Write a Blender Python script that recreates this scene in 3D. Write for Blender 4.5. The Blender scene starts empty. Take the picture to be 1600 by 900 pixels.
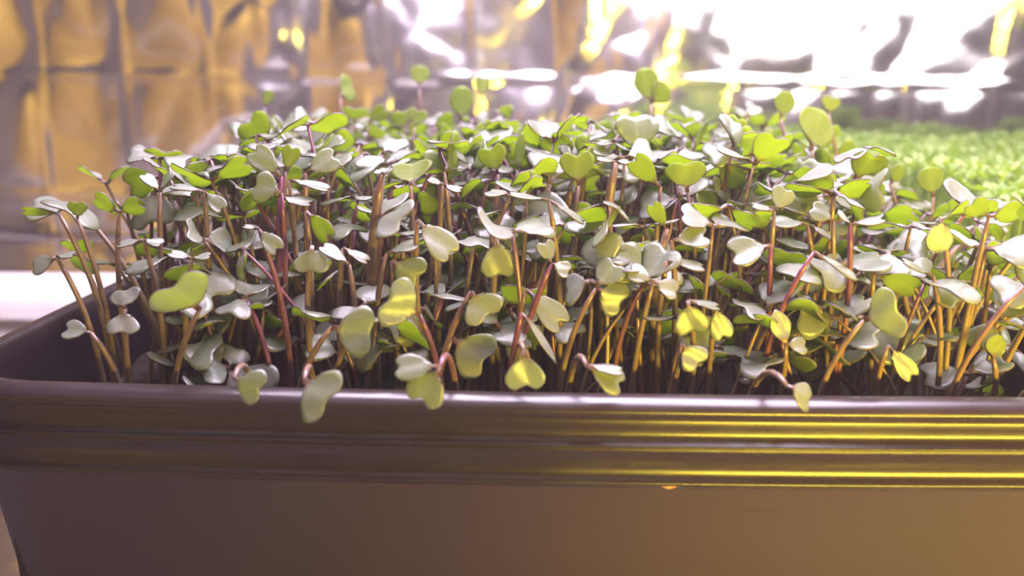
import bpy, bmesh, math, random
from mathutils import Vector, Matrix, Quaternion
from mathutils import noise as mnoise

random.seed(7)
S = bpy.context.scene
COL = S.collection
PI = math.pi

# ------------------------------------------------------------------ camera
RIM = 0.090                       # height of the tray rim above the shelf
CAM = Vector((0.0, 0.0, RIM + 0.074))
FPX = 1250.0
PITCH = math.radians(13.9)
ROLL = math.radians(0.62)
cam_d = bpy.data.cameras.new('camera')
cam = bpy.data.objects.new('camera', cam_d)
COL.objects.link(cam)
S.camera = cam
cam_d.sensor_width = 36.0
cam_d.lens = FPX / 1600.0 * 36.0
cam_d.clip_start = 0.005
cam_d.clip_end = 20
CAMROT = Matrix.Rotation(PI / 2 - PITCH, 3, 'X') @ Matrix.Rotation(ROLL, 3, 'Z')
cam.location = CAM
cam.rotation_euler = CAMROT.to_euler()
cam_d.dof.use_dof = True
cam_d.dof.focus_distance = 0.235
cam_d.dof.aperture_fstop = 8.0


def ray(px, py):
    return CAMROT @ Vector(((px - 800) / FPX, (450 - py) / FPX, -1.0))


def at(px, py, Y):
    """point of the place at ground distance Y from the photographer, seen towards px,py"""
    d = ray(px, py)
    return CAM + d * (Y / d.y)


# ------------------------------------------------------------------ world, lamps, exposure
S.view_settings.view_transform = 'Standard'
S.view_settings.look = 'None'
S.view_settings.exposure = 0.0
S.view_settings.gamma = 1.0
S.view_settings.use_curve_mapping = False
S.cycles.use_denoising = True
S.cycles.max_bounces = 10
S.cycles.transparent_max_bounces = 8
S.cycles.sample_clamp_indirect = 6.0
S.cycles.caustics_reflective = True
S.cycles.blur_glossy = 1.0
S.cycles.caustics_refractive = False

W = bpy.data.worlds.new('world')
S.world = W
W.use_nodes = True
W.node_tree.nodes['Background'].inputs[0].default_value = (0.62, 0.50, 0.50, 1)
W.node_tree.nodes['Background'].inputs[1].default_value = 0.55
# thin scattering added to the air, in place of veiling lens glare
GLARE_VEIL = W.node_tree.nodes.new('ShaderNodeVolumeScatter')
GLARE_VEIL.inputs['Color'].default_value = (0.98, 0.90, 1.0, 1)
GLARE_VEIL.inputs['Density'].default_value = 0.066
GLARE_VEIL.inputs['Anisotropy'].default_value = 0.25
W.node_tree.links.new(GLARE_VEIL.outputs[0], W.node_tree.nodes['World Output'].inputs['Volume'])
S.cycles.volume_bounces = 0


def lamp(name, kind, loc, target, energy, color, **kw):
    d = bpy.data.lights.new(name, kind)
    d.energy = energy
    d.color = color
    for k, v in kw.items():
        setattr(d, k, v)
    o = bpy.data.objects.new(name, d)
    COL.objects.link(o)
    o.location = loc
    o.rotation_euler = (Vector(target) - Vector(loc)).to_track_quat('-Z', 'Y').to_euler()
    return o


# broad unseen area light, added overhead as soft ambient fill
lamp('ambient_fill', 'AREA', (-0.3, -0.5, 1.55), (-0.3, -0.3, 0.0), 5.0, (1.0, 0.82, 0.92),
     shape='RECTANGLE', size=1.6, size_y=1.2)
# the broad grow lamp hanging over the tray, and the bright tube that hangs lower over the cress
lamp('grow_lamp', 'AREA', (0.06, 0.33, RIM + 0.40), (0.05, 0.31, RIM), 13.5, (0.91, 0.77, 1.0),
     shape='RECTANGLE', size=0.50, size_y=0.30)
lamp('tube_lamp', 'AREA', (0.46, 0.60, RIM + 0.20), (0.40, 0.85, RIM + 0.05), 1.15, (1.0, 0.95, 0.97),
     shape='RECTANGLE', size=0.60, size_y=0.09)
lamp('tube_lamp_front', 'AREA', (0.40, 0.575, RIM + 0.21), (0.05, 0.30, RIM + 0.03), 1.9, (1.0, 0.92, 0.98),
     shape='RECTANGLE', size=0.55, size_y=0.05)
lamp('gold_fill_spot', 'SPOT', (-0.9, 0.1, 1.4), (-1.10, -0.70, 0.35), 70.0, (1.0, 0.86, 0.70),  # added spot, brightens the gold foil so it shows in reflections
     spot_size=math.radians(60), spot_blend=0.5, shadow_soft_size=0.05)
lamp('yellow_bounce_spot', 'SPOT', (0.34, -0.07, RIM + 0.02), (0.15, 0.22, RIM + 0.018), 1.5, (1.0, 0.74, 0.03),  # added hard spot, imitates gold foil throwing yellow light on the stems
     spot_size=math.radians(44), spot_blend=0.15, shadow_soft_size=0.008)
# added area light, stands in for yellow light reflected off gold foil
lamp('yellow_bounce_bar', 'AREA', (0.275, -0.06, RIM + 0.015), (0.20, 0.20, RIM + 0.010), 1.15, (1.0, 0.73, 0.06),
     shape='RECTANGLE', size=0.36, size_y=0.020, spread=math.radians(80))


# ------------------------------------------------------------------ materials
class NT:
    def __init__(self, name):
        self.m = bpy.data.materials.new(name)
        self.m.use_nodes = True
        self.t = self.m.node_tree
        self.t.nodes.clear()
        self.out = self.n('ShaderNodeOutputMaterial')

    def n(self, kind, **kw):
        nd = self.t.nodes.new(kind)
        for k, v in kw.items():
            setattr(nd, k, v)
        return nd

    def link(self, a, b):
        self.t.links.new(a, b)

    def attr(self, name):
        return self.n('ShaderNodeAttribute', attribute_name=name).outputs['Fac']

    def ramp(self, fac, stops):
        r = self.n('ShaderNodeValToRGB')
        e = r.color_ramp.elements
        e[0].position, e[0].color = stops[0][0], (*stops[0][1], 1)
        e[1].position, e[1].color = stops[-1][0], (*stops[-1][1], 1)
        for p, c in stops[1:-1]:
            k = e.new(p)
            k.color = (*c, 1)
        self.link(fac, r.inputs[0])
        return r.outputs[0]

    def mix(self, fac, a, b, mode='MIX'):
        x = self.n('ShaderNodeMix', data_type='RGBA', blend_type=mode)
        for sock, v in ((x.inputs[0], fac), (x.inputs[6], a), (x.inputs[7], b)):
            if isinstance(v, (int, float)):
                sock.default_value = v
            elif isinstance(v, tuple):
                sock.default_value = (*v, 1)
            else:
                self.link(v, sock)
        return x.outputs[2]

    def noise(self, scale, detail=3, rough=0.5, coord='Object', stretch=None):
        tc = self.n('ShaderNodeTexCoord')
        src = tc.outputs[coord]
        if stretch:
            mp = self.n('ShaderNodeMapping')
            mp.inputs['Scale'].default_value = stretch
            self.link(src, mp.inputs[0])
            src = mp.outputs[0]
        nz = self.n('ShaderNodeTexNoise')
        nz.inputs['Scale'].default_value = scale
        nz.inputs['Detail'].default_value = detail
        nz.inputs['Roughness'].default_value = rough
        self.link(src, nz.inputs['Vector'])
        return nz.outputs['Fac']

    def bsdf(self, color, rough=0.5, metal=0.0, spec=0.5, **kw):
        b = self.n('ShaderNodeBsdfPrincipled')
        for key, v in (('Base Color', color), ('Roughness', rough), ('Metallic', metal),
                       ('Specular IOR Level', spec), *kw.items()):
            s = b.inputs[key]
            if isinstance(v, tuple):
                s.default_value = (*v, 1) if s.type == 'RGBA' else v
            elif isinstance(v, (int, float)):
                s.default_value = v
            else:
                self.link(v, s)
        return b

    def bump(self, h, strength, dist):
        b = self.n('ShaderNodeBump')
        b.inputs['Strength'].default_value = strength
        b.inputs['Distance'].default_value = dist
        self.link(h, b.inputs['Height'])
        return b.outputs[0]

    def done(self, shader):
        self.link(shader, self.out.inputs[0])
        return self.m


def leaf_material(name, lo, hi, glow, rough, spec, trans, rib):
    k = NT(name)
    base = k.mix(k.attr('r'), lo, hi)
    nz = k.noise(900, 2)
    base = k.mix(0.25, base, k.ramp(nz, [(0.3, lo), (0.7, hi)]))
    midrib = k.ramp(k.attr('v'), [(0.0, (1, 1, 1)), (0.10, (0, 0, 0))])
    base = k.mix(k.mix(1.0, midrib, (0.35, 0.35, 0.35), 'MULTIPLY'), base, rib)
    stalk = k.ramp(k.attr('u'), [(0.12, (1, 1, 1)), (0.26, (0, 0, 0))])
    base = k.mix(stalk, base, (0.20, 0.105, 0.07))
    b = k.bsdf(base, rough, 0.0, spec, Normal=k.bump(nz, 0.15, 0.0004))
    tr = k.n('ShaderNodeBsdfTranslucent')
    k.link(k.mix(stalk, glow, (0.30, 0.10, 0.05)), tr.inputs[0])
    mx = k.n('ShaderNodeMixShader')
    mx.inputs[0].default_value = trans
    k.link(b.outputs[0], mx.inputs[1])
    k.link(tr.outputs[0], mx.inputs[2])
    return k.done(mx.outputs[0])


M = {}
M['top'] = leaf_material('waxy_leaf_top', (0.16, 0.175, 0.13), (0.31, 0.30, 0.30), (0.60, 0.74, 0.06), 0.32, 0.95, 0.42, (0.36, 0.42, 0.26))
M['under'] = leaf_material('leaf_underside', (0.13, 0.18, 0.035), (0.21, 0.25, 0.05), (0.62, 0.76, 0.06), 0.50, 0.40, 0.50, (0.28, 0.32, 0.14))
k = NT('leaf_margin')
M['edge'] = k.done(k.bsdf((0.10, 0.075, 0.08), 0.45).outputs[0])

k = NT('stem')
c1 = k.ramp(k.attr('u'), [(0.0, (0.32, 0.235, 0.115)), (0.55, (0.23, 0.155, 0.085)), (1.0, (0.19, 0.11, 0.095))])
c2 = k.ramp(k.attr('u'), [(0.0, (0.26, 0.13, 0.10)), (0.6, (0.20, 0.065, 0.085)), (1.0, (0.17, 0.045, 0.10))])
c = k.mix(k.ramp(k.attr('r'), [(0.66, (0, 0, 0)), (0.90, (1, 1, 1))]), c1, c2)
nz = k.noise(500, 3, 0.6, stretch=(1, 1, 0.12))
c = k.mix(0.5, c, k.ramp(nz, [(0.3, (0.30, 0.30, 0.30)), (0.7, (1.3, 1.3, 1.3))]), 'MULTIPLY')
M['stem'] = k.done(k.bsdf(c, 0.32, 0, 0.6, **{'Subsurface Weight': 0.10, 'Subsurface Scale': 0.001,
                                             'Subsurface Radius': (1.0, 0.6, 0.3),
                                             'Normal': k.bump(nz, 0.3, 0.0006)}).outputs[0])

k = NT('black_plastic')
nz = k.noise(9, 4, 0.6)
c = k.ramp(nz, [(0.25, (0.020, 0.012, 0.014)), (0.75, (0.028, 0.017, 0.019))])
smudge = k.ramp(k.noise(60, 2, 0.5, stretch=(1, 1, 2.5)), [(0.45, (0.27, 0.27, 0.27)), (0.75, (0.36, 0.36, 0.36))])
fine = k.noise(1500, 2)
M['plastic'] = k.done(k.bsdf(c, smudge, 0, 0.55, Normal=k.bump(fine, 0.06, 0.0002)).outputs[0])

k = NT('satin_black_plastic')
nz = k.noise(9, 4, 0.55, stretch=(1, 1, 2))
c = k.ramp(nz, [(0.25, (0.027, 0.013, 0.014)), (0.75, (0.035, 0.018, 0.018))])
scuff = k.noise(16, 3, 0.6, stretch=(1, 1, 7))
c = k.mix(k.ramp(scuff, [(0.64, (0, 0, 0)), (0.72, (0.5, 0.5, 0.5))]), c, (0.017, 0.010, 0.010))
M['satin'] = k.done(k.bsdf(c, 0.62, 0, 0.40, Normal=k.bump(k.noise(1500, 2), 0.06, 0.0002)).outputs[0])

k = NT('soil')
nz = k.noise(350, 6, 0.65)
M['soil'] = k.done(k.bsdf(k.ramp(nz, [(0.3, (0.012, 0.008, 0.007)), (0.75, (0.07, 0.04, 0.028))]), 0.9,
                         Normal=k.bump(nz, 0.8, 0.004)).outputs[0])

k = NT('silver_foil')
nz = k.noise(14, 4, 0.55)
M['foil'] = k.done(k.bsdf((0.88, 0.84, 0.82), k.ramp(nz, [(0.3, (0.11, 0.11, 0.11)), (0.7, (0.19, 0.19, 0.19))]), 1.0,
                         Normal=k.bump(nz, 0.25, 0.004)).outputs[0])
k = NT('gold_foil')
nz = k.noise(10, 4, 0.6)
M['gold'] = k.done(k.bsdf((0.85, 0.58, 0.12), 0.50, 0.6, Normal=k.bump(nz, 0.6, 0.02)).outputs[0])
k = NT('white_pipe')
nz = k.noise(40, 3)
M['pipe'] = k.done(k.bsdf(k.ramp(nz, [(0.3, (0.80, 0.76, 0.76)), (0.7, (0.88, 0.85, 0.85))]), 0.35).outputs[0])
k = NT('cress')
c = k.ramp(k.attr('r'), [(0.0, (0.16, 0.24, 0.06)), (0.5, (0.28, 0.36, 0.10)), (1.0, (0.44, 0.50, 0.18))])
b = k.bsdf(c, 0.45)
tr = k.n('ShaderNodeBsdfTranslucent')
tr.inputs[0].default_value = (0.62, 0.78, 0.16, 1)
mx = k.n('ShaderNodeMixShader')
mx.inputs[0].default_value = 0.45
k.link(b.outputs[0], mx.inputs[1])
k.link(tr.outputs[0], mx.inputs[2])
M['cress'] = k.done(mx.outputs[0])
k = NT('orange_crumb')
M['crumb'] = k.done(k.bsdf(k.ramp(k.noise(900, 3), [(0.3, (0.45, 0.16, 0.03)), (0.7, (0.75, 0.36, 0.06))]), 0.6).outputs[0])
k = NT('painted_wall')
M['wall'] = k.done(k.bsdf(k.ramp(k.noise(6, 3), [(0.3, (0.55, 0.49, 0.49)), (0.7, (0.62, 0.56, 0.56))]), 0.8).outputs[0])


# ------------------------------------------------------------------ mesh helpers
class MB:
    """collects vertices with the point attributes u, v, r and faces with a slot"""

    def __init__(self):
        self.v, self.a, self.f, self.s = [], [], [], []

    def build(self, name, mats, parent=None, smooth=True):
        me = bpy.data.meshes.new(name)
        me.from_pydata([tuple(p) for p in self.v], [], self.f)
        for i, key in enumerate('uvr'):
            at_ = me.attributes.new(key, 'FLOAT', 'POINT')
            at_.data.foreach_set('value', [x[i] for x in self.a])
        for m in mats:
            me.materials.append(m)
        me.polygons.foreach_set('material_index', self.s)
        me.polygons.foreach_set('use_smooth', [smooth] * len(self.f))
        me.update()
        o = bpy.data.objects.new(name, me)
        COL.objects.link(o)
        if parent:
            o.parent = parent
        return o


def tag(o, label=None, cat=None, group=None, kind=None):
    for key, v in (('label', label), ('category', cat), ('group', group), ('kind', kind)):
        if v:
            o[key] = v
    return o


def empty(name, loc):
    o = bpy.data.objects.new(name, None)
    o.empty_display_size = 0.005
    COL.objects.link(o)
    o.location = loc
    return o


def sstep(a, b, x):
    t = max(0.0, min(1.0, (x - a) / (b - a)))
    return t * t * (3 - 2 * t)


def leaf_into(mb, origin, d, n, length, width, droop=0.2, cup=0.15, twist=0.0, kind='cot', nu=9, nv=8, r=0.5, thick=0.00028,
              notch=0.30, asym=0.0):
    """a leaf blade on its short stalk: d points to the tip, n is the upper side"""
    d = d.normalized()
    n = (n - d * n.dot(d))
    if n.length < 1e-5:
        n = d.orthogonal()
    n.normalize()
    b = d.cross(n).normalized()
    pts, uv = [], []
    for i in range(nu + 1):
        u = i / nu
        for j in range(nv + 1):
            v = -1 + 2 * j / nv
            av = abs(v)
            if kind == 'spear':
                w = 0.12 + 0.88 * math.sin(PI * max(0, (u - 0.08) / 0.92)) ** 0.9 if u > 0.08 else 0.12
                if u > 0.98:
                    w = 0.03
                fx, yy = v * w, u
            elif i == 0:                 # foot of the stalk
                fx, yy = v * 0.09, 0.0
            elif i == 1:                 # top of the stalk
                fx, yy = v * 0.10, 0.155
            else:                        # the blade: a disc drawn in to the stalk, notched at the tip
                q = -1 + 2 * (i - 2) / (nu - 2)
                X = v * math.sqrt(1 - q * q / 2)
                Yd = q * math.sqrt(1 - v * v / 2)
                X *= 1 - (0.26 if kind == 'cot' else 0.20) * sstep(0.25, -1.0, Yd)
                if kind == 'cot':
                    Yd -= notch * 1.5 * math.exp(-(X / 0.36) ** 2) * sstep(-0.2, 1.0, Yd)
                    Yd += 0.10 * X * X
                fx, yy = X, 0.17 + 0.415 * (Yd + 1)
            u = max(0.0, min(1.0, yy))
            av = abs(fx)
            x = fx * width / 2 * (1 + asym * v)
            w = 1.0
            v = fx
            z = cup * width * 0.5 * (v * w) ** 2 - droop * length * u * u + 0.02 * width * math.sin(5 * v + 4 * u + 9 * r)
            tw = twist * u
            x, z = x * math.cos(tw) - z * math.sin(tw), x * math.sin(tw) + z * math.cos(tw)
            yy = yy * length * (1 - 0.35 * abs(droop) * u)
            pts.append(origin + d * yy + b * x + n * z)
            uv.append((u, av, r))
    o0 = len(mb.v)
    N = len(pts)
    # normals for the thickness
    row = nv + 1
    up = []
    for i in range(nu + 1):
        for j in range(row):
            pa = pts[min(nu, i + 1) * row + j] - pts[max(0, i - 1) * row + j]
            pb = pts[i * row + min(nv, j + 1)] - pts[i * row + max(0, j - 1)]
            q = pb.cross(pa)
            if q.dot(n) < 0:
                q = -q
            up.append(q.normalized() if q.length > 1e-12 else n)
    for p, q, a in zip(pts, up, uv):
        mb.v.append(p + q * thick * (1.4 if a[0] > 0.2 else 3.2) / 2)
        mb.a.append(a)
    for p, q, a in zip(pts, up, uv):
        mb.v.append(p - q * thick * (1.4 if a[0] > 0.2 else 3.2) / 2)
        mb.a.append(a)
    flip = (pts[row] - pts[0]).cross(pts[1] - pts[0]).dot(n) > 0

    def face(idx, s):
        mb.f.append([o0 + x for x in (idx[::-1] if flip else idx)])
        mb.s.append(s)
    for i in range(nu):
        for j in range(nv):
            q = [i * row + j, i * row + j + 1, (i + 1) * row + j + 1, (i + 1) * row + j]
            face(q, 0)
            face([x + N for x in q[::-1]], 1)
    ring = [j for j in range(row)] + [i * row + nv for i in range(1, nu + 1)] + \
           [nu * row + j for j in range(nv - 1, -1, -1)] + [i * row for i in range(nu - 1, 0, -1)]
    for a, c in zip(ring, ring[1:] + ring[:1]):
        face([c, a, a + N, c + N], 2)


def stem_into(mb, path, r0, r1, r=0.5, sides=6, flare=0.6):
    n = len(path)
    o0 = len(mb.v)
    prev = Vector((1, 0, 0))
    for i, p in enumerate(path):
        t = (path[min(n - 1, i + 1)] - path[max(0, i - 1)]).normalized()
        x = (prev - t * prev.dot(t)).normalized()
        prev = x
        y = t.cross(x)
        u = i / (n - 1)
        rad = r0 + (r1 - r0) * u
        if i == n - 1:
            rad *= flare
        for s in range(sides):
            a = 2 * PI * s / sides
            mb.v.append(p + (x * math.cos(a) + y * math.sin(a)) * rad)
            mb.a.append((u, 0.5, r))
    for i in range(n - 1):
        for s in range(sides):
            s2 = (s + 1) % sides
            mb.f.append([o0 + i * sides + s, o0 + i * sides + s2, o0 + (i + 1) * sides + s2, o0 + (i + 1) * sides + s])
            mb.s.append(0)
    mb.f.append([o0 + s for s in range(sides)][::-1])
    mb.s.append(0)
    mb.f.append([o0 + (n - 1) * sides + s for s in range(sides)])
    mb.s.append(0)


def curve(p0, p1, bend, n=8):
    """from the soil p0 to the top p1: rises, then leans over"""
    mid = p0.lerp(p1, 0.5) + bend
    out = []
    for i in range(n + 1):
        t = i / n
        out.append(p0 * (1 - t) ** 2 + mid * 2 * t * (1 - t) + p1 * t * t)
    return out


LEAFM = [M['top'], M['under'], M['edge']]
SOIL = RIM - 0.026

# ------------------------------------------------------------------ setting
def slab(name, lo, hi, mat, kind='structure'):
    bm = bmesh.new()
    bmesh.ops.create_cube(bm, size=1.0)
    for v in bm.verts:
        v.co = Vector([(lo[i] + hi[i]) / 2 + v.co[i] * (hi[i] - lo[i]) for i in range(3)])
    me = bpy.data.meshes.new(name)
    bm.to_mesh(me)
    bm.free()
    me.materials.append(mat)
    o = bpy.data.objects.new(name, me)
    COL.objects.link(o)
    o['kind'] = kind
    return o


WALLY = 0.86
slab('floor', (-1.9, -1.6, -0.05), (1.9, WALLY + 0.10, -0.004), M['wall'])
slab('wall_back', (-1.9, WALLY + 0.04, -0.004), (1.9, WALLY + 0.10, 1.6), M['wall'])
slab('wall_front', (-1.9, -1.66, -0.004), (1.9, -1.60, 1.6), M['wall'])
slab('wall_left', (-1.96, -1.66, -0.004), (-1.90, WALLY + 0.10, 1.6), M['wall'])
slab('wall_right', (1.90, -1.66, -0.004), (1.96, WALLY + 0.10, 1.6), M['wall'])
slab('ceiling', (-1.96, -1.66, 1.60), (1.96, WALLY + 0.10, 1.66), M['wall'])


def foil_sheet(name, mat, origin, ax, ay, nrm, w, h, cw, ch, x0, y0, step, amp, seed, sag=0.0):
    """a crinkled foil sheet: folded once into a grid of creases cw x ch, each cell dented on its own"""
    nx, ny = int(w / step), int(h / step)
    rnd = random.Random(seed)
    tilt = {}

    def cell(i, j):
        if (i, j) not in tilt:
            tilt[(i, j)] = (rnd.uniform(-1, 1), rnd.uniform(-1, 1), rnd.uniform(-1, 1), rnd.uniform(0, 2 * PI), rnd.random())
        return tilt[(i, j)]
    mb = MB()
    for b in range(ny + 1):
        for a in range(nx + 1):
            x, y = a * step, b * step
            fx, fy = (x - x0) / cw, (y - y0) / ch
            i, j = math.floor(fx), math.floor(fy)
            lx, ly = fx - i - 0.5, fy - j - 0.5
            t = cell(i, j)
            win = (1 - (2 * abs(lx)) ** 3) * (1 - (2 * abs(ly)) ** 3)
            z = amp * 0.8 * win * (t[0] * lx * 1.6 + t[1] * ly * 1.6 + 0.7 * t[2])
            # star wrinkles that run out from one dent in the cell
            ang = math.atan2(ly - t[0] * 0.25, lx - t[1] * 0.25)
            rr = math.hypot(ly - t[0] * 0.25, lx - t[1] * 0.25)
            z += amp * 0.85 * win * t[4] * abs(math.sin(ang * 2.5 + t[3])) * min(rr, 0.4)
            z += amp * 1.8 * mnoise.noise(Vector((x * 5.5, y * 5, seed)))
            z += amp * 0.9 * abs(mnoise.noise(Vector(((x - 0.7 * y) * 10, (0.7 * x + y) * 3, seed + 9))))
            z += amp * 0.06 * abs(mnoise.noise(Vector((x * 38 + y * 22, y * 30, seed + 5))))
            # the sharp raised fold lines
            ridge = max(0.0, 1 - abs(lx * cw - math.copysign(0.5 * cw, lx)) / 0.0045)
            ridgey = max(0.0, 1 - abs(ly * ch - math.copysign(0.5 * ch, ly)) / 0.0040)
            z += 0.0030 * max(ridge, ridgey * 0.8)
            mb.v.append(Vector(origin) + Vector(ax) * x + Vector(ay) * y + Vector(nrm) * z)
            mb.a.append((0, 0, 0))
    for b in range(ny):
        for a in range(nx):
            q = b * (nx + 1) + a
            mb.f.append([q, q + 1, q + nx + 2, q + nx + 1])
            mb.s.append(0)
    o = mb.build(name, [mat])
    return o


CW, CH = 0.0905, 0.125
fo = foil_sheet('foil_sheet', M['foil'], (-1.15, WALLY, 0.0), (1, 0, 0), (0, 0, 1), (0, -1, 0), 2.3, 0.62, CW, CH,
                1.15 - 0.042 - 7 * CW, (RIM + 0.0855) - 2 * CH, 0.0050, 0.0095, 3)
sol = fo.modifiers.new('thickness', 'SOLIDIFY')
sol.thickness = 0.0006
tag(fo, 'crinkled silver foil sheet with a grid of fold lines, hung behind the trays', 'foil sheet')
fl = foil_sheet('floor_foil', M['foil'], (-1.15, -0.35, 0.002), (1, 0, 0), (0, 1, 0), (0, 0, 1), 2.3, 1.19, CW, CH,
                0.02, 0.03, 0.009, 0.0022, 11)
tag(fl, 'crumpled silver foil lying flat under the trays and the white pipe', 'foil sheet')
gd = foil_sheet('gold_foil_sheet', M['gold'], (-1.80, -0.70, 0.0), (1, 0, 0), (0, 0, 1), (0, 1, 0), 1.35, 0.80, CW, CH,
                0.02, 0.03, 0.015, 0.004, 17)
tag(gd, 'gold foil sheet hung across the open side, facing the trays', 'foil sheet')


# ------------------------------------------------------------------ trays
def ring(hx, hy, rad, nc=7, ns=16):
    """rounded rectangle, counter-clockwise from the front left corner"""
    pts = []
    corners = [(-hx + rad, -hy + rad, PI), (hx - rad, -hy + rad, 1.5 * PI), (hx - rad, hy - rad, 0), (-hx + rad, hy - rad, 0.5 * PI)]
    for i, (cx, cy, a0) in enumerate(corners):
        for k_ in range(nc):
            a = a0 + (PI / 2) * k_ / (nc - 1)
            pts.append((cx + rad * math.cos(a), cy + rad * math.sin(a)))
        nxt = corners[(i + 1) % 4]
        a = nxt[2]
        ex, ey = nxt[0] + rad * math.cos(a), nxt[1] + rad * math.sin(a)
        sx, sy = pts[-1]
        for k_ in range(1, ns):
            t = k_ / ns
            pts.append((sx + (ex - sx) * t, sy + (ey - sy) * t))
    return pts


PROFILE_LIP = [(-0.0100, -0.020), (-0.0088, -0.006), (-0.0082, -0.0016), (-0.0073, -0.0003), (-0.0062, 0.0001), (-0.0048, 0.0001),
               (-0.0032, -0.0002), (-0.0013, -0.0012), (-0.0004, -0.0026), (-0.0003, -0.0036), (-0.0011, -0.0043),
               (-0.0024, -0.0046), (-0.0028, -0.0051), (-0.0026, -0.0059), (-0.00245, -0.0067), (-0.00245, -0.0075), (-0.00245, -0.0090),
               (-0.0021, -0.0100), (-0.0014, -0.0108), (-0.0005, -0.0113), (-0.0001, -0.0116), (-0.0001, -0.0119), (-0.0008, -0.0123),
               (-0.0014, -0.0126), (-0.0010, -0.0129), (-0.0009, -0.0133), (-0.0018, -0.0140), (-0.0019, -0.0183), (-0.0016, -0.0196),
               (-0.0010, -0.0206), (0.0000, -0.0213), (0.0001, -0.0220), (-0.0008, -0.0226), (-0.0020, -0.0229), (-0.0018, -0.0233),
               (-0.0020, -0.0238), (-0.0042, -0.0246)]
PROFILE_BODY = [(-0.0042, -0.0246), (-0.0056, -0.030), (-0.0075, -0.045), (-0.0098, -0.065), (-0.0120, -0.084), (-0.0140, -0.0885), (-0.0170, -0.0900)]
PROFILE_IN = [(-0.0185, -0.0870), (-0.0180, -0.080), (-0.0150, -0.050), (-0.0100, -0.020)]


def loft(name, profile, hx, hy, rad, bow, mat, parent, cap=None):
    mb = MB()
    rows = []
    for off, z in profile:
        pts = ring(hx + off, hy + off, max(0.004, rad + off))
        rows.append(len(mb.v))
        for x, y in pts:
            if y < 0:
                y += bow * ((x - 0.05) / hx) ** 2 * (-y / hy)
            mb.v.append(Vector((x, y, RIM + z)))
            mb.a.append((0, 0, 0))
        n = len(pts)
    for a, b in zip(rows, rows[1:]):
        for i in range(n):
            i2 = (i + 1) % n
            mb.f.append([a + i, b + i, b + i2, a + i2])
            mb.s.append(0)
    if cap == 'last':
        mb.f.append([rows[-1] + i for i in range(n)][::-1])
        mb.s.append(0)
    if cap == 'first':
        mb.f.append([rows[0] + i for i in range(n)])
        mb.s.append(0)
    return mb.build(name, [mat], parent)


def make_tray(name, loc, hx, hy, rad, bow):
    t = empty(name, loc)
    loft('body', PROFILE_BODY, hx, hy, rad, bow, M['satin'], t, 'last')
    loft('lip', PROFILE_LIP, hx, hy, rad, bow, M['plastic'], t)
    loft('inner_wall', PROFILE_IN, hx, hy, rad, bow, M['plastic'], t, 'first')
    return t


TX, TY, THX, THY = 0.0095, 0.3175, 0.1675, 0.1345
FLOORZ = 0.0035
tray = make_tray('seedling_tray', (TX, TY, FLOORZ * 0), THX, THY, 0.034, 0.004)
tag(tray, 'black plastic seedling tray with a stepped lip, full of purple-stemmed sprouts', 'tray')


def soil_bed(name, cx, cy, hx, hy, z, label, parent=None):
    mb = MB()
    nx, ny = 60, 48
    for j in range(ny + 1):
        for i in range(nx + 1):
            x, y = -hx + 2 * hx * i / nx, -hy + 2 * hy * j / ny
            h = 0.0022 * mnoise.noise(Vector((x * 90, y * 90, 1))) + 0.0012 * mnoise.noise(Vector((x * 260, y * 260, 4)))
            mb.v.append(Vector((cx + x, cy + y, z + h)))
            mb.a.append((0, 0, 0))
    for j in range(ny):
        for i in range(nx):
            q = j * (nx + 1) + i
            mb.f.append([q, q + 1, q + nx + 2, q + nx + 1])
            mb.s.append(0)
    b0 = len(mb.v)
    edge = [i for i in range(nx + 1)] + [j * (nx + 1) + nx for j in range(1, ny + 1)] + \
           [ny * (nx + 1) + i for i in range(nx - 1, -1, -1)] + [j * (nx + 1) for j in range(ny - 1, 0, -1)]
    for e in edge:
        p = mb.v[e]
        mb.v.append(Vector((p.x, p.y, 0.0035)))
        mb.a.append((0, 0, 0))
    m = len(edge)
    for i in range(m):
        i2 = (i + 1) % m
        mb.f.append([edge[i2], edge[i], b0 + i, b0 + i2])
        mb.s.append(0)
    o = mb.build(name, [M['soil']])
    tag(o, label, 'soil', kind='stuff')
    return o


soil_bed('potting_soil', TX, TY, THX - 0.0185, THY - 0.0185, SOIL, 'dark damp potting soil filling the black tray of sprouts')

# ------------------------------------------------------------------ sprouts
NS = [0]


def leaf_spec(Y, jx, jy, tx, ty, wpx, s, ref, kind='cot'):
    """turn a leaf seen in the photograph into origin, direction, upper side, length, width"""
    J = at(jx, jy, Y)
    fwd = CAMROT @ Vector((0, 0, -1))
    depth = (J - CAM).dot(fwd)
    pp = depth / FPX
    width = wpx * 1.12 * pp
    right, up = CAMROT @ Vector((1, 0, 0)), CAMROT @ Vector((0, 1, 0))
    flat = right * (tx - jx) * pp + up * (jy - ty) * pp
    ratio = {'cot': 0.80, 'round': 1.05, 'spear': 3.0}[kind]
    length = max(flat.length, width * ratio if kind != 'spear' else 0)
    deep = math.sqrt(max(0.0, length ** 2 - flat.length ** 2))
    d = flat + fwd * deep * s
    refs = {'u': Vector((0, -0.25, 1)), 'c': Vector((0, -1, 0.35)), 'b': Vector((0, 1, 0.45)), 'm': Vector((0, -0.7, 0.7))}
    return J, d.normalized(), refs[ref], length, width


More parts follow.
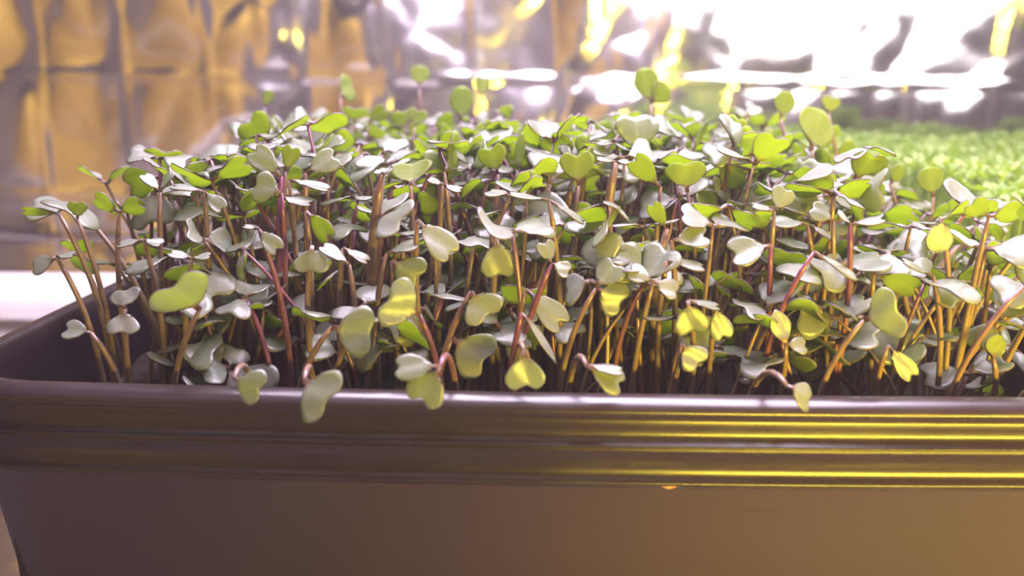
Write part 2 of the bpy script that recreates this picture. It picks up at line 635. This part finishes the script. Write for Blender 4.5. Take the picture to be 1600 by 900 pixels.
def sprout(J, base, leaves, label, group=None, r=None, stem_r=0.0009, bend=None, name='sprout'):
    r = random.random() if r is None else r
    NS[0] += 1
    t = empty(name, base)
    inv = Vector(base)
    h = J.z - base.z
    if bend is None:
        bend = Vector((random.uniform(-0.007, 0.007) - 0.30 * (J.x - base.x), -0.3 * (J.y - base.y), 0.10 * h))
    mb = MB()
    path = [p - inv for p in curve(base - Vector((0, 0, 0.003)), J, bend, 9)]
    stem_into(mb, path, stem_r * 1.05, stem_r * 0.85, r)
    mb.build('stem', [M['stem']], t)
    for (o, d, n, length, width, kw) in leaves:
        lb = MB()
        leaf_into(lb, o - inv, d, n, length, width, r=random.random(), **kw)
        lb.build('leaf', LEAFM, t)
    tag(t, label, 'sprout', group)
    return t


def hero(Y, bx, leaves, label, r=None, stem_r=0.0010, **kw):
    """leaves: (jx, jy, tx, ty, width, s, ref[, kind[, droop]])"""
    ls = []
    J = None
    for L in leaves:
        jx, jy, tx, ty, w, s, ref = L[:7]
        kind = L[7] if len(L) > 7 else 'cot'
        droop = L[8] if len(L) > 8 else random.uniform(0.02, 0.16)
        o, d, n, length, width = leaf_spec(Y, jx, jy, tx, ty, w, s, ref, kind)
        if J is None:
            J = o
        ls.append((o if (o - J).length > 0.0001 else J, d, n, length, width,
                   dict(kind=kind, droop=droop, cup=random.uniform(-0.10, 0.12), nu=11, nv=10,
                        notch=random.uniform(0.20, 0.34))))
    b = at(bx, 620, Y)
    base = Vector((max(TX - THX + 0.022, min(TX + THX - 0.022, b.x)), max(TY - THY + 0.022, Y + 0.004), SOIL))
    if Y < 0.187:                 # reaches out over the lip: rises first, then arches forward
        mid = base.lerp(J, 0.5)
        kw['bend'] = Vector((0, base.y - 0.004 - mid.y, J.z + 0.007 - mid.z))
    return sprout(J, base, ls, label, None, r, stem_r, **kw)


HEROES = [
    # leaves that hang over or stand just behind the front lip
    (0.1795, 340, [(365, 591, 414, 612, 52, -1, 'c')], 'sprout with one small grey-green leaf drooping onto the front lip', .2),
    (0.1785, 440, [(475, 594, 525, 625, 84, -1, 'c')], 'sprout whose broad notched grey-green leaf hangs furthest down over the front lip', .3),
    (0.1800, 712, [(687, 573, 612, 574, 42, -1, 'm'), (687, 573, 652, 636, 58, -1, 'c')], 'sprout with a pink-white leaf folded above a hanging yellow-green one at the lip', .8),
    (0.1860, 792, [(818, 548, 822, 616, 58, -1, 'c')], 'sprout with a large oval olive leaf hanging just behind the front lip', .4),
    (0.1830, 885, [(916, 572, 984, 604, 44, -1, 'm'), (916, 572, 978, 578, 26, 1, 'u')], 'sprout with a shiny pale split leaf leaning out over the lip', .1),
    (0.1785, 1205, [(1230, 603, 1284, 626, 44, -1, 'm', 'cot', .35)], 'sprout with a curled yellow-green leaf arching down onto the front lip', .1),
    # front row, middle height
    (0.198, 455, [(518, 512, 588, 522, 76, -1, 'c')], 'sprout with a kidney-shaped olive leaf facing outward on a tan stalk', .2),
    (0.200, 700, [(656, 492, 604, 462, 76, -1, 'c')], 'sprout with a heart-shaped pale lilac leaf facing outward above the lip', .85),
    (0.202, 255, [(312, 484, 288, 440, 88, -1, 'c')], 'sprout with a wide two-lobed silvery leaf beside the empty tray corner', .3),
    (0.204, 672, [(736, 456, 768, 500, 62, -1, 'c')], 'sprout with a bean-shaped yellow-green leaf on a slanting pink stalk', .7),
    (0.205, 690, [(706, 530, 768, 572, 74, -1, 'c')], 'sprout with a dim broad leaf hanging under the bean-shaped one', .5),
    (0.206, 770, [(862, 412, 848, 374, 28, 1, 'm'), (862, 412, 894, 426, 28, -1, 'm')], 'sprout with two narrow pale leaves on a long slanting crimson stem', .99),
    (0.210, 790, [(822, 452, 890, 516, 44, -1, 'm')], 'sprout with a long grey leaf hanging behind the slanting crimson stem', .6),
    (0.200, 772, [(815, 490, 882, 566, 16, -1, 'u', 'spear', .15)], 'sprout with a narrow rolled mauve leaf curving down', .99),
    (0.208, 876, [(932, 450, 966, 404, 46, 1, 'm'), (932, 450, 980, 478, 54, -1, 'c')], 'sprout with two glowing lime leaves opened like a clam', .3),
    (0.208, 985, [(1021, 440, 981, 417, 32, -1, 'm'), (1021, 440, 1063, 458, 34, -1, 'm')], 'sprout with two pale leaves spread like a bow tie', .4),
    (0.206, 1066, [(1074, 470, 1086, 528, 52, -1, 'c'), (1074, 470, 1130, 478, 24, 1, 'u')], 'sprout with a bright lime notched leaf hanging below a pale flat one', .2),
    (0.208, 1105, [(1116, 478, 1134, 536, 34, -1, 'c')], 'sprout with a slim lime leaf hanging beside the bright notched one', .2),
    (0.202, 1045, [(1066, 538, 1096, 574, 44, -1, 'c')], 'sprout with a small butterfly-shaped lime leaf low among the stems', .3),
    (0.204, 1200, [(1228, 538, 1211, 484, 30, -1, 'c', 'spear', .0), (1228, 538, 1264, 540, 30, -1, 'm')], 'sprout with one upright pointed lime leaf and one folded beside it', .2),
    (0.200, 1290, [(1350, 500, 1386, 482, 74, -1, 'c')], 'sprout with a blurred pinkish yellow two-lobed leaf on a stout tan stem', .5),
    (0.208, 1190, [(1272, 394, 1346, 436, 30, -1, 'u')], 'sprout with a long lilac leaf on a slanting violet stem', .99),
    (0.210, 1300, [(1328, 352, 1384, 340, 24, -1, 'u'), (1328, 352, 1308, 328, 20, 1, 'u')], 'sprout with a small violet leaf pair curled like a funnel', .97),
    (0.212, 1500, [(1545, 338, 1513, 314, 34, 1, 'b'), (1545, 338, 1597, 328, 36, 1, 'b')], 'sprout with a wide dark-edged leaf pair on a stout pink stem beside the cress', .6),
    (0.206, 1470, [(1458, 432, 1407, 404, 24, -1, 'u')], 'sprout with one pale leaf on a hooked yellow stem', .1),
    (0.204, 1395, [(1388, 540, 1432, 596, 30, -1, 'c')], 'sprout with a small lime leaf hanging low beside a pale curled one', .2),
    (0.205, 1545, [(1552, 560, 1556, 520, 30, -1, 'b', 'spear', .1)], 'sprout with an upright lime leaf low by the right end of the lip', .2),
    (0.200, 1490, [(1600, 448, 1650, 430, 30, -1, 'u')], 'sprout whose long brownish stem slants across the lower stems to the tray end', .75),
    (0.215, 1385, [(1365, 428, 1440, 452, 36, -1, 'b')], 'sprout with a yellow-green leaf blade tilted edge-on under the violet funnel pair', .3),
    (0.212, 1480, [(1470, 340, 1468, 398, 40, -1, 'c', 'round')], 'sprout with a rounded veined leaf low in front of the serrated one', .4),
    # the left end
    (0.205, 205, [(196, 484, 186, 448, 46, 1, 'c'), (196, 484, 196, 524, 48, -1, 'c')], 'sprout with two dark round leaves hung one above the other near the tray corner', .2),
    (0.202, 172, [(142, 520, 94, 512, 32, -1, 'm')], 'sprout with a pale folded leaf hanging inside the empty tray corner', .3),
    (0.214, 150, [(88, 402, 46, 420, 32, -1, 'm'), (88, 402, 118, 396, 24, 1, 'u')], 'sprout at the tray corner with a low drooping leaf pair on a bowed stem', .3),
    (0.222, 165, [(92, 334, 30, 324, 16, 1, 'b')], 'sprout with a thin flat leaf reaching furthest out over the corner', .4),
    (0.220, 170, [(121, 342, 122, 312, 28, 1, 'b')], 'sprout with one small upright green leaf over the tray corner', .3),
    (0.222, 205, [(186, 332, 146, 304, 30, 1, 'b'), (186, 332, 226, 316, 30, 1, 'b')], 'sprout with two oval green leaves seen from below, over the side lip', .3),
    (0.222, 262, [(250, 300, 222, 266, 20, -1, 'u'), (250, 300, 268, 264, 22, -1, 'u')], 'sprout with a pale twisted leaf pair topping the corner stems', .3),
    (0.214, 240, [(225, 376, 180, 384, 24, -1, 'u'), (225, 376, 256, 380, 26, -1, 'u')], 'sprout with a flat bluish leaf pair level over the corner stems', .3),
    (0.212, 300, [(300, 405, 262, 392, 22, -1, 'u'), (300, 405, 330, 396, 22, -1, 'u')], 'sprout with a level pale leaf pair above the wide two-lobed silvery leaf', .3),
    (0.226, 330, [(320, 300, 262, 286, 22, -1, 'u'), (320, 300, 352, 330, 24, -1, 'm')], 'sprout with a long slanting waxy leaf pair', .3),
    # crown, left of centre
    (0.226, 430, [(440, 302, 392, 286, 48, -1, 'c')], 'sprout with a rounded silver-grey leaf above a thick violet stem', .97),
    (0.234, 440, [(440, 276, 388, 228, 36, -1, 'c')], 'sprout with a long silver-grey leaf raised above the rest', .9),
    (0.232, 470, [(452, 282, 521, 292, 28, -1, 'u')], 'sprout with a nearly white leaf lying level', .3),
    (0.228, 430, [(438, 310, 492, 316, 36, -1, 'u')], 'sprout with a white oval leaf beside the rounded silver-grey one', .9),
    (0.240, 480, [(478, 270, 530, 238, 36, -1, 'c')], 'sprout with a broad grey-olive leaf leaning over', .5),
    (0.244, 440, [(446, 268, 460, 224, 26, 1, 'b')], 'sprout with an upright leaf showing a pink midrib', .8),
    (0.214, 445, [(404, 358, 440, 396, 28, -1, 'm'), (404, 358, 378, 352, 12, 1, 'u')], 'sprout with a pale curled leaf at the top of the thick violet stem', .98),
    (0.212, 500, [(488, 384, 486, 430, 52, -1, 'c')], 'sprout with a hanging rounded leaf, white above and green below', .4),
    (0.212, 548, [(546, 414, 500, 376, 28, -1, 'u')], 'sprout with a white leaf slanting beside the hanging rounded one', .4),
    (0.216, 540, [(536, 388, 580, 410, 24, -1, 'u')], 'sprout with a small white oval leaf tipped downward', .4),
    (0.222, 470, [(478, 330, 524, 378, 34, 1, 'b')], 'sprout with a plain green leaf slanting in the shade of the crown', .3),
    (0.214, 590, [(604, 396, 656, 376, 34, -1, 'u')], 'sprout with a domed pale cap of a leaf', .4),
    (0.212, 628, [(612, 408, 662, 440, 56, -1, 'c')], 'sprout with a wide leaf, white-edged and lime where it hangs', .3),
    (0.214, 680, [(652, 344, 714, 404, 46, -1, 'm')], 'sprout with the largest white waxy leaf, slanting down', .3),
    (0.218, 790, [(768, 352, 814, 372, 36, -1, 'u')], 'sprout with a rounded white leaf over the yellow-lit one', .3),
    (0.214, 770, [(776, 372, 782, 440, 52, -1, 'c')], 'sprout with a yellow-lit leaf hanging under a rounded white one', .3),
    (0.226, 592, [(598, 272, 614, 264, 22, -1, 'u'), (598, 272, 584, 266, 14, 1, 'u')], 'sprout with a stout bare brown stem and a small level leaf pair', .7, .0016),
    (0.238, 640, [(642, 290, 640, 246, 64, 1, 'b')], 'sprout with a domed green leaf lit through from behind', .3),
    (0.246, 690, [(694, 268, 712, 224, 84, 1, 'b')], 'sprout with a wide dark-edged green leaf lit through from behind', .6),
    (0.252, 780, [(778, 272, 764, 224, 42, 1, 'b')], 'sprout with an olive leaf folded beside the wide dark-edged one', .4),
    (0.232, 690, [(692, 290, 668, 276, 20, 1, 'u'), (692, 290, 724, 296, 26, -1, 'u')], 'sprout with a small lilac leaf pair cupped on a tan stem', .5),
    # crown, right of centre
    (0.234, 958, [(962, 254, 930, 246, 16, 1, 'u'), (962, 254, 984, 250, 20, -1, 'u')], 'sprout with a flat leaf pair on a thick glittering gold stem', .0, .0016),
    (0.246, 905, [(904, 290, 900, 232, 50, 1, 'b')], 'sprout with a curled green leaf arching beside the gold stem', .3),
    (0.240, 1020, [(1032, 292, 984, 240, 34, 1, 'b')], 'sprout with a long olive leaf slanting beside the gold stem', .3),
    (0.250, 1075, [(1074, 300, 1070, 248, 58, 1, 'b')], 'sprout with a notched olive leaf standing upright in the crown', .4),
    (0.222, 870, [(858, 314, 922, 346, 20, -1, 'u'), (858, 314, 790, 300, 18, -1, 'u')], 'sprout with a long thin pale leaf pair seen edge-on', .4),
    (0.216, 1050, [(1050, 376, 1112, 366, 42, -1, 'm')], 'sprout with a pale bowl-shaped leaf lit lime inside', .2),
    (0.212, 1045, [(1042, 408, 1106, 416, 30, -1, 'u')], 'sprout with a pale tapered leaf under the bowl-shaped one', .4),
    (0.216, 1200, [(1204, 384, 1134, 398, 52, -1, 'm')], 'sprout with a broad grey-violet leaf bent over a red stem', .9),
    (0.220, 1040, [(1042, 358, 1016, 312, 24, 1, 'b')], 'sprout with a narrow green leaf flaring from a yellow funnel stem', .1, .0014),
    (0.222, 1300, [(1302, 346, 1266, 320, 34, -1, 'm')], 'sprout with a rounded whitish leaf beside the violet funnel pair', .5),
    (0.222, 1215, [(1210, 330, 1232, 290, 34, -1, 'c'), (1210, 330, 1172, 318, 24, -1, 'u')], 'sprout with an upright silvery leaf and a level one', .6),
    (0.226, 1250, [(1262, 352, 1200, 340, 40, -1, 'u'), (1262, 352, 1312, 372, 30, -1, 'u')], 'sprout with a wide white leaf pair on a yellow-lit stem', .1),
    # tall ones that stand clear of the crown
    (0.300, 1268, [(1268, 236, 1292, 166, 68, 1, 'b', 'round', .05)], 'sprout with a large round veined yellow-green leaf standing above the crown', .6),
    (0.350, 1218, [(1220, 186, 1230, 142, 32, 1, 'b', 'round', .05)], 'sprout with a small round leaf on a bare pink stem above the crown', .8),
    (0.360, 1295, [(1294, 178, 1300, 148, 28, 1, 'b')], 'sprout with a small hazy leaf behind the large round one', .5),
    (0.350, 1012, [(1018, 162, 1004, 106, 36, 1, 'b', 'round', .05), (1018, 162, 1044, 132, 34, 1, 'b', 'round', .05)], 'tallest sprout, two rounded leaves against the bright foil', .2),
    (0.395, 532, [(532, 152, 540, 120, 42, 1, 'b', 'round', .05)], 'sprout with a bright yellow-green round leaf above the far crown', .3),
    (0.425, 655, [(655, 136, 657, 102, 28, 1, 'b', 'round', .05)], 'sprout with a faint pale leaf against the yellow foil fold', .4),
    (0.425, 752, [(752, 152, 756, 118, 20, 1, 'b')], 'sprout with a tiny white-tipped leaf at the far edge of the tray', .4),
    (0.370, 718, [(720, 190, 722, 134, 34, 1, 'b', 'round', .05)], 'sprout with an upright lime oval leaf over the far crown', .3),
    (0.370, 648, [(648, 198, 655, 168, 30, 1, 'b')], 'sprout with a small glowing lime leaf beside the upright lime oval', .3),
    (0.385, 575, [(575, 192, 606, 166, 24, 1, 'b'), (575, 192, 566, 196, 16, -1, 'u')], 'sprout with a bright lime leaf below the yellow-green round one', .3),
    (0.390, 412, [(413, 168, 423, 140, 16, 1, 'b', 'round', .05)], 'sprout with a thin dark leaf alone at the far tray corner', .6),
    (0.270, 808, [(809, 266, 816, 206, 15, 1, 'b', 'spear', .0)], 'sprout with a pale spear-shaped leaf pointing straight up', .2),
    (0.285, 1075, [(1080, 240, 1108, 186, 9, 1, 'b', 'spear', .0)], 'sprout with a closed needle-thin leaf leaning toward the foil', .5),
    (0.290, 1455, [(1459, 308, 1450, 260, 38, 1, 'b', 'round', .05)], 'sprout with a dark ribbed leaf standing against the cress', .6),
    (0.310, 1392, [(1391, 288, 1410, 258, 24, 1, 'b', 'round', .05)], 'sprout with a small pointed lime leaf standing against the cress', .4),
]
for h in HEROES:
    Y, bx, lv, label, r = h[:5]
    hero(Y, bx, lv, label, r, *(h[5:] or (0.0009,)))

# keep the crowd from standing in front of the sprouts that show their leaves clearly
CLEAR = []
for h in HEROES:
    for L in h[2]:
        CLEAR.append(((L[0] * 0.4 + L[2] * 0.6), (L[1] * 0.4 + L[3] * 0.6), 0.45 * L[4] + 12, h[0]))


def seen(p):
    q = CAMROT.transposed() @ (p - CAM)
    return 800 - FPX * q.x / q.z, 450 + FPX * q.y / q.z


def blocks(lv):
    for (o, d, n, length, width, kw) in lv:
        c = o + d * length * 0.6
        x, y = seen(c)
        rad = width * 0.45 * FPX / max(0.1, c.y)
        for cx, cy, cr_, cy_ in CLEAR:
            if c.y < cy_ + 0.004 and (x - cx) ** 2 + (y - cy) ** 2 < (cr_ + rad * 0.7) ** 2:
                return True
    return False


# the crowd: places on a jittered grid, the front rows one by one, the rest as one mass
X0, X1 = TX - THX + 0.032, TX + THX - 0.022
Y0, Y1 = TY - THY + 0.028, TY + THY - 0.022
spots = []
STEP = 0.0086
j = 0
y = Y0
while y < Y1:
    x = X0 + (0.5 * STEP if j % 2 else 0)
    while x < X1:
        if not (x < X0 + 0.018 and y < Y0 + 0.035):        # the near corner stands empty
            spots.append((x + random.uniform(-0.4, 0.4) * STEP, y + random.uniform(-0.4, 0.4) * STEP))
        x += STEP
    y += STEP * 0.9
    j += 1
spots.sort(key=lambda s: s[1])
SINGLE = 300 - len(HEROES)
mass = MB()
mass_stem = []


def crowd_shape(x, y):
    """where a sprout of the crowd ends and how its two leaves are held"""
    front = max(0.0, 1 - (y - Y0) / 0.045)
    side = max(0.0, 1 - (x - X0) / 0.035) - max(0.0, 1 - (X1 - x) / 0.05)
    h = random.gauss(0.0500, 0.0055) - 0.011 * front - (0.016 * side if side > 0 else -0.030 * side)
    if random.random() < 0.28 + 0.40 * front:
        h -= random.uniform(0.006, 0.040)
    J = Vector((x + random.gauss(0.004, 0.012) - 0.014 * side * random.random(), y + random.gauss(0, 0.007) - 0.008 * front * random.random(), RIM + h))
    J.x = max(TX - THX + 0.010, J.x)
    J.y = max(TY - THY + 0.029, J.y)
    az = random.uniform(0, 2 * PI)
    lv = []
    size = random.uniform(0.0115, 0.0172) if y < 0.28 else random.uniform(0.0105, 0.0160)
    tilt = Vector((random.gauss(0, 0.35), random.gauss(0.20, 0.40) - 0.35 * front, 1)).normalized()
    for s in (0, 1):
        a = az + PI * s + random.gauss(0, 0.4)
        el = random.gauss(0.22, 0.45)
        d = Vector((math.cos(a) * math.cos(el), math.sin(a) * math.cos(el), math.sin(el)))
        w = size * random.uniform(0.75, 1.1)
        lv.append((J, d, tilt, w * random.uniform(0.80, 1.05), w,
                   dict(droop=random.uniform(0.0, 0.40), cup=random.uniform(-0.3, 0.25), twist=random.gauss(0, 0.4),
                        notch=random.uniform(0.18, 0.34))))
    drop = sum(l[1].z for l in lv) / 2
    return J, lv, drop


def crowd_label(J, x, r, rise, lv):
    stem = 'tan-stemmed' if r < 0.66 else ('red-stemmed' if r < 0.84 else 'violet-stemmed')
    tall = J.z - RIM
    size = 'low' if tall < 0.026 else ('middling' if tall < 0.044 else 'tall')
    pose = 'drooping' if rise < 0.02 else ('level' if rise < 0.36 else 'raised')
    zone = next(z for lim, z in ((-0.095, 'at the pipe end of the tray'), (-0.048, 'by the thick violet stem'),
                                 (-0.006, 'behind the heart-shaped lilac leaf'), (0.048, 'behind the bow-tie leaf pair'),
                                 (0.100, 'by the violet funnel leaf pair'), (9, 'at the cress end of the tray')) if x < lim)
    blade = 'broad' if lv[0][4] + lv[1][4] > 0.0265 else 'small'
    lab = '%s %s sprout, %s green leaves %s, %s' % (size, stem, blade, pose, zone)
    return lab, 'alike: ' + lab


for i, (x, y) in enumerate(spots):
    for attempt in range(14):
        J, lv, rise = crowd_shape(x, y)
        if not blocks(lv):
            break
    base = Vector((x, y, SOIL))
    if i < SINGLE:
        r = random.random()
        lab, grp = crowd_label(J, x, r, rise, lv)
        sprout(J, base, lv, lab, grp, r, stem_r=random.uniform(0.0006, 0.0009))
    else:
        r = random.random()
        o0 = len(mass.f)
        bend = Vector((random.uniform(-0.007, 0.007) - 0.3 * (J.x - x), -0.3 * (J.y - y), 0.005))
        stem_into(mass, curve(base - Vector((0, 0, 0.003)), J, bend, 4), 0.00105, 0.00085, r, 5)
        mass.s[o0:] = [3] * (len(mass.f) - o0)
        for (o, d, n, length, width, kw) in lv:
            leaf_into(mass, o, d, n, length, width, nu=7, nv=6, r=random.random(), **kw)
ms = mass.build('sprout_stand', LEAFM + [M['stem']])
tag(ms, 'dense stand of small sprouts filling the far part of the black tray', 'sprouts', kind='stuff')

# ------------------------------------------------------------------ second tray with cress
T2X, T2Y, T2HX, T2HY = 0.188 + 0.235, 0.565, 0.235, 0.255
t2 = make_tray('cress_tray', (T2X, T2Y, 0), T2HX, T2HY, 0.020, 0.0)
tag(t2, 'second black tray, full of fine light green cress', 'tray')
soil_bed('cress_soil', T2X, T2Y, T2HX - 0.0185, T2HY - 0.0185, RIM - 0.018, 'dark damp soil under the light green cress')
cr = MB()
for i in range(9000):
    x = T2X + random.uniform(-1, 1) * (T2HX - 0.012)
    y = T2Y - T2HY + 0.012 + (2 * T2HY - 0.024) * random.random()
    h = 0.027 + 0.012 * random.random() + 0.012 * mnoise.noise(Vector((x * 14, y * 14, 2)))
    top = Vector((x, y, RIM + h))
    rr = random.random()
    foot = Vector((x + random.uniform(-.004, .004), y + random.uniform(-.004, .004), RIM - 0.018))
    o0 = len(cr.v)
    for p in (foot, top):
        for a in (0, 2.1, 4.2):
            cr.v.append(p + Vector((math.cos(a), math.sin(a), 0)) * 0.0005)
            cr.a.append((0, 0, rr))
    for s in range(3):
        cr.f.append([o0 + s, o0 + (s + 1) % 3, o0 + 3 + (s + 1) % 3, o0 + 3 + s])
        cr.s.append(0)
    az = random.uniform(0, 2 * PI)
    for s in range(3):
        a = az + s * 2.1 + random.gauss(0, 0.3)
        el = random.gauss(0.35, 0.4)
        d = Vector((math.cos(a) * math.cos(el), math.sin(a) * math.cos(el), math.sin(el)))
        sd = Vector((-math.sin(a), math.cos(a), random.gauss(0, 0.4))).normalized()
        up = d.cross(sd).normalized() * 0.0003
        L = random.uniform(0.004, 0.007)
        q = len(cr.v)
        for p in (top, top + d * L * 0.55 + sd * L * 0.30, top + d * L, top + d * L * 0.55 - sd * L * 0.30):
            cr.v.append(p + up)
            cr.a.append((0, 0, rr))
        cr.v.append(top + d * L * 0.5 - up * 2)
        cr.a.append((0, 0, rr))
        cr.f.append([q, q + 1, q + 2, q + 3])
        for e in range(4):
            cr.f.append([q + (e + 1) % 4, q + e, q + 4])
        cr.s += [0] * 5
co = cr.build('cress', [M['cress']], smooth=False)
tag(co, 'fine light green cress growing as a lawn in the second tray', 'cress', kind='stuff')

# ------------------------------------------------------------------ white pipe on the shelf, behind the left end
def tube_mesh(name, p0, p1, r_out, r_in, mat, parent, n=40):
    mb = MB()
    t = (p1 - p0).normalized()
    x = t.orthogonal().normalized()
    y = t.cross(x)
    for p, r in ((p0, r_in), (p0, r_out), (p1, r_out), (p1, r_in)):
        for s in range(n):
            a = 2 * PI * s / n
            mb.v.append(p + (x * math.cos(a) + y * math.sin(a)) * r)
            mb.a.append((0, 0, 0))
    for ring_ in range(4):
        nxt = (ring_ + 1) % 4
        for s in range(n):
            s2 = (s + 1) % n
            mb.f.append([ring_ * n + s, ring_ * n + s2, nxt * n + s2, nxt * n + s])
            mb.s.append(0)
    o = mb.build(name, [mat], parent)
    o.data.shade_smooth() if hasattr(o.data, 'shade_smooth') else None
    o.data.set_sharp_from_angle(angle=0.6)
    return o


PR = 0.0165
pc = at(60, 466, 0.535)
pz = PR + 0.005
pipe = empty('white_pipe', (0, 0, 0))
tube_mesh('tube', Vector((-0.95, pc.y + 0.006, pz)), Vector((-0.10, pc.y, pz)), PR, PR - 0.002, M['pipe'], pipe)
tube_mesh('end_collar', Vector((-0.135, pc.y, pz)), Vector((-0.098, pc.y, pz)), PR + 0.002, PR - 0.001, M['pipe'], pipe)
tag(pipe, 'white plastic pipe lying on the foil behind the black tray', 'pipe')

# ------------------------------------------------------------------ crumb under the lip
bm = bmesh.new()
bmesh.ops.create_icosphere(bm, subdivisions=3, radius=1.0)
for v in bm.verts:
    v.co *= 1 + 0.35 * mnoise.noise(v.co * 2.2)
    v.co = Vector((v.co.x * 0.0019, v.co.y * 0.0010, v.co.z * 0.0008))
me = bpy.data.meshes.new('crumb')
bm.to_mesh(me)
bm.free()
me.materials.append(M['crumb'])
crumb = bpy.data.objects.new('crumb', me)
COL.objects.link(crumb)
crumb.location = at(1046, 758, TY - THY + 0.0014)
tag(crumb, 'tiny orange crumb stuck under the lower edge of the tray lip', 'crumb')
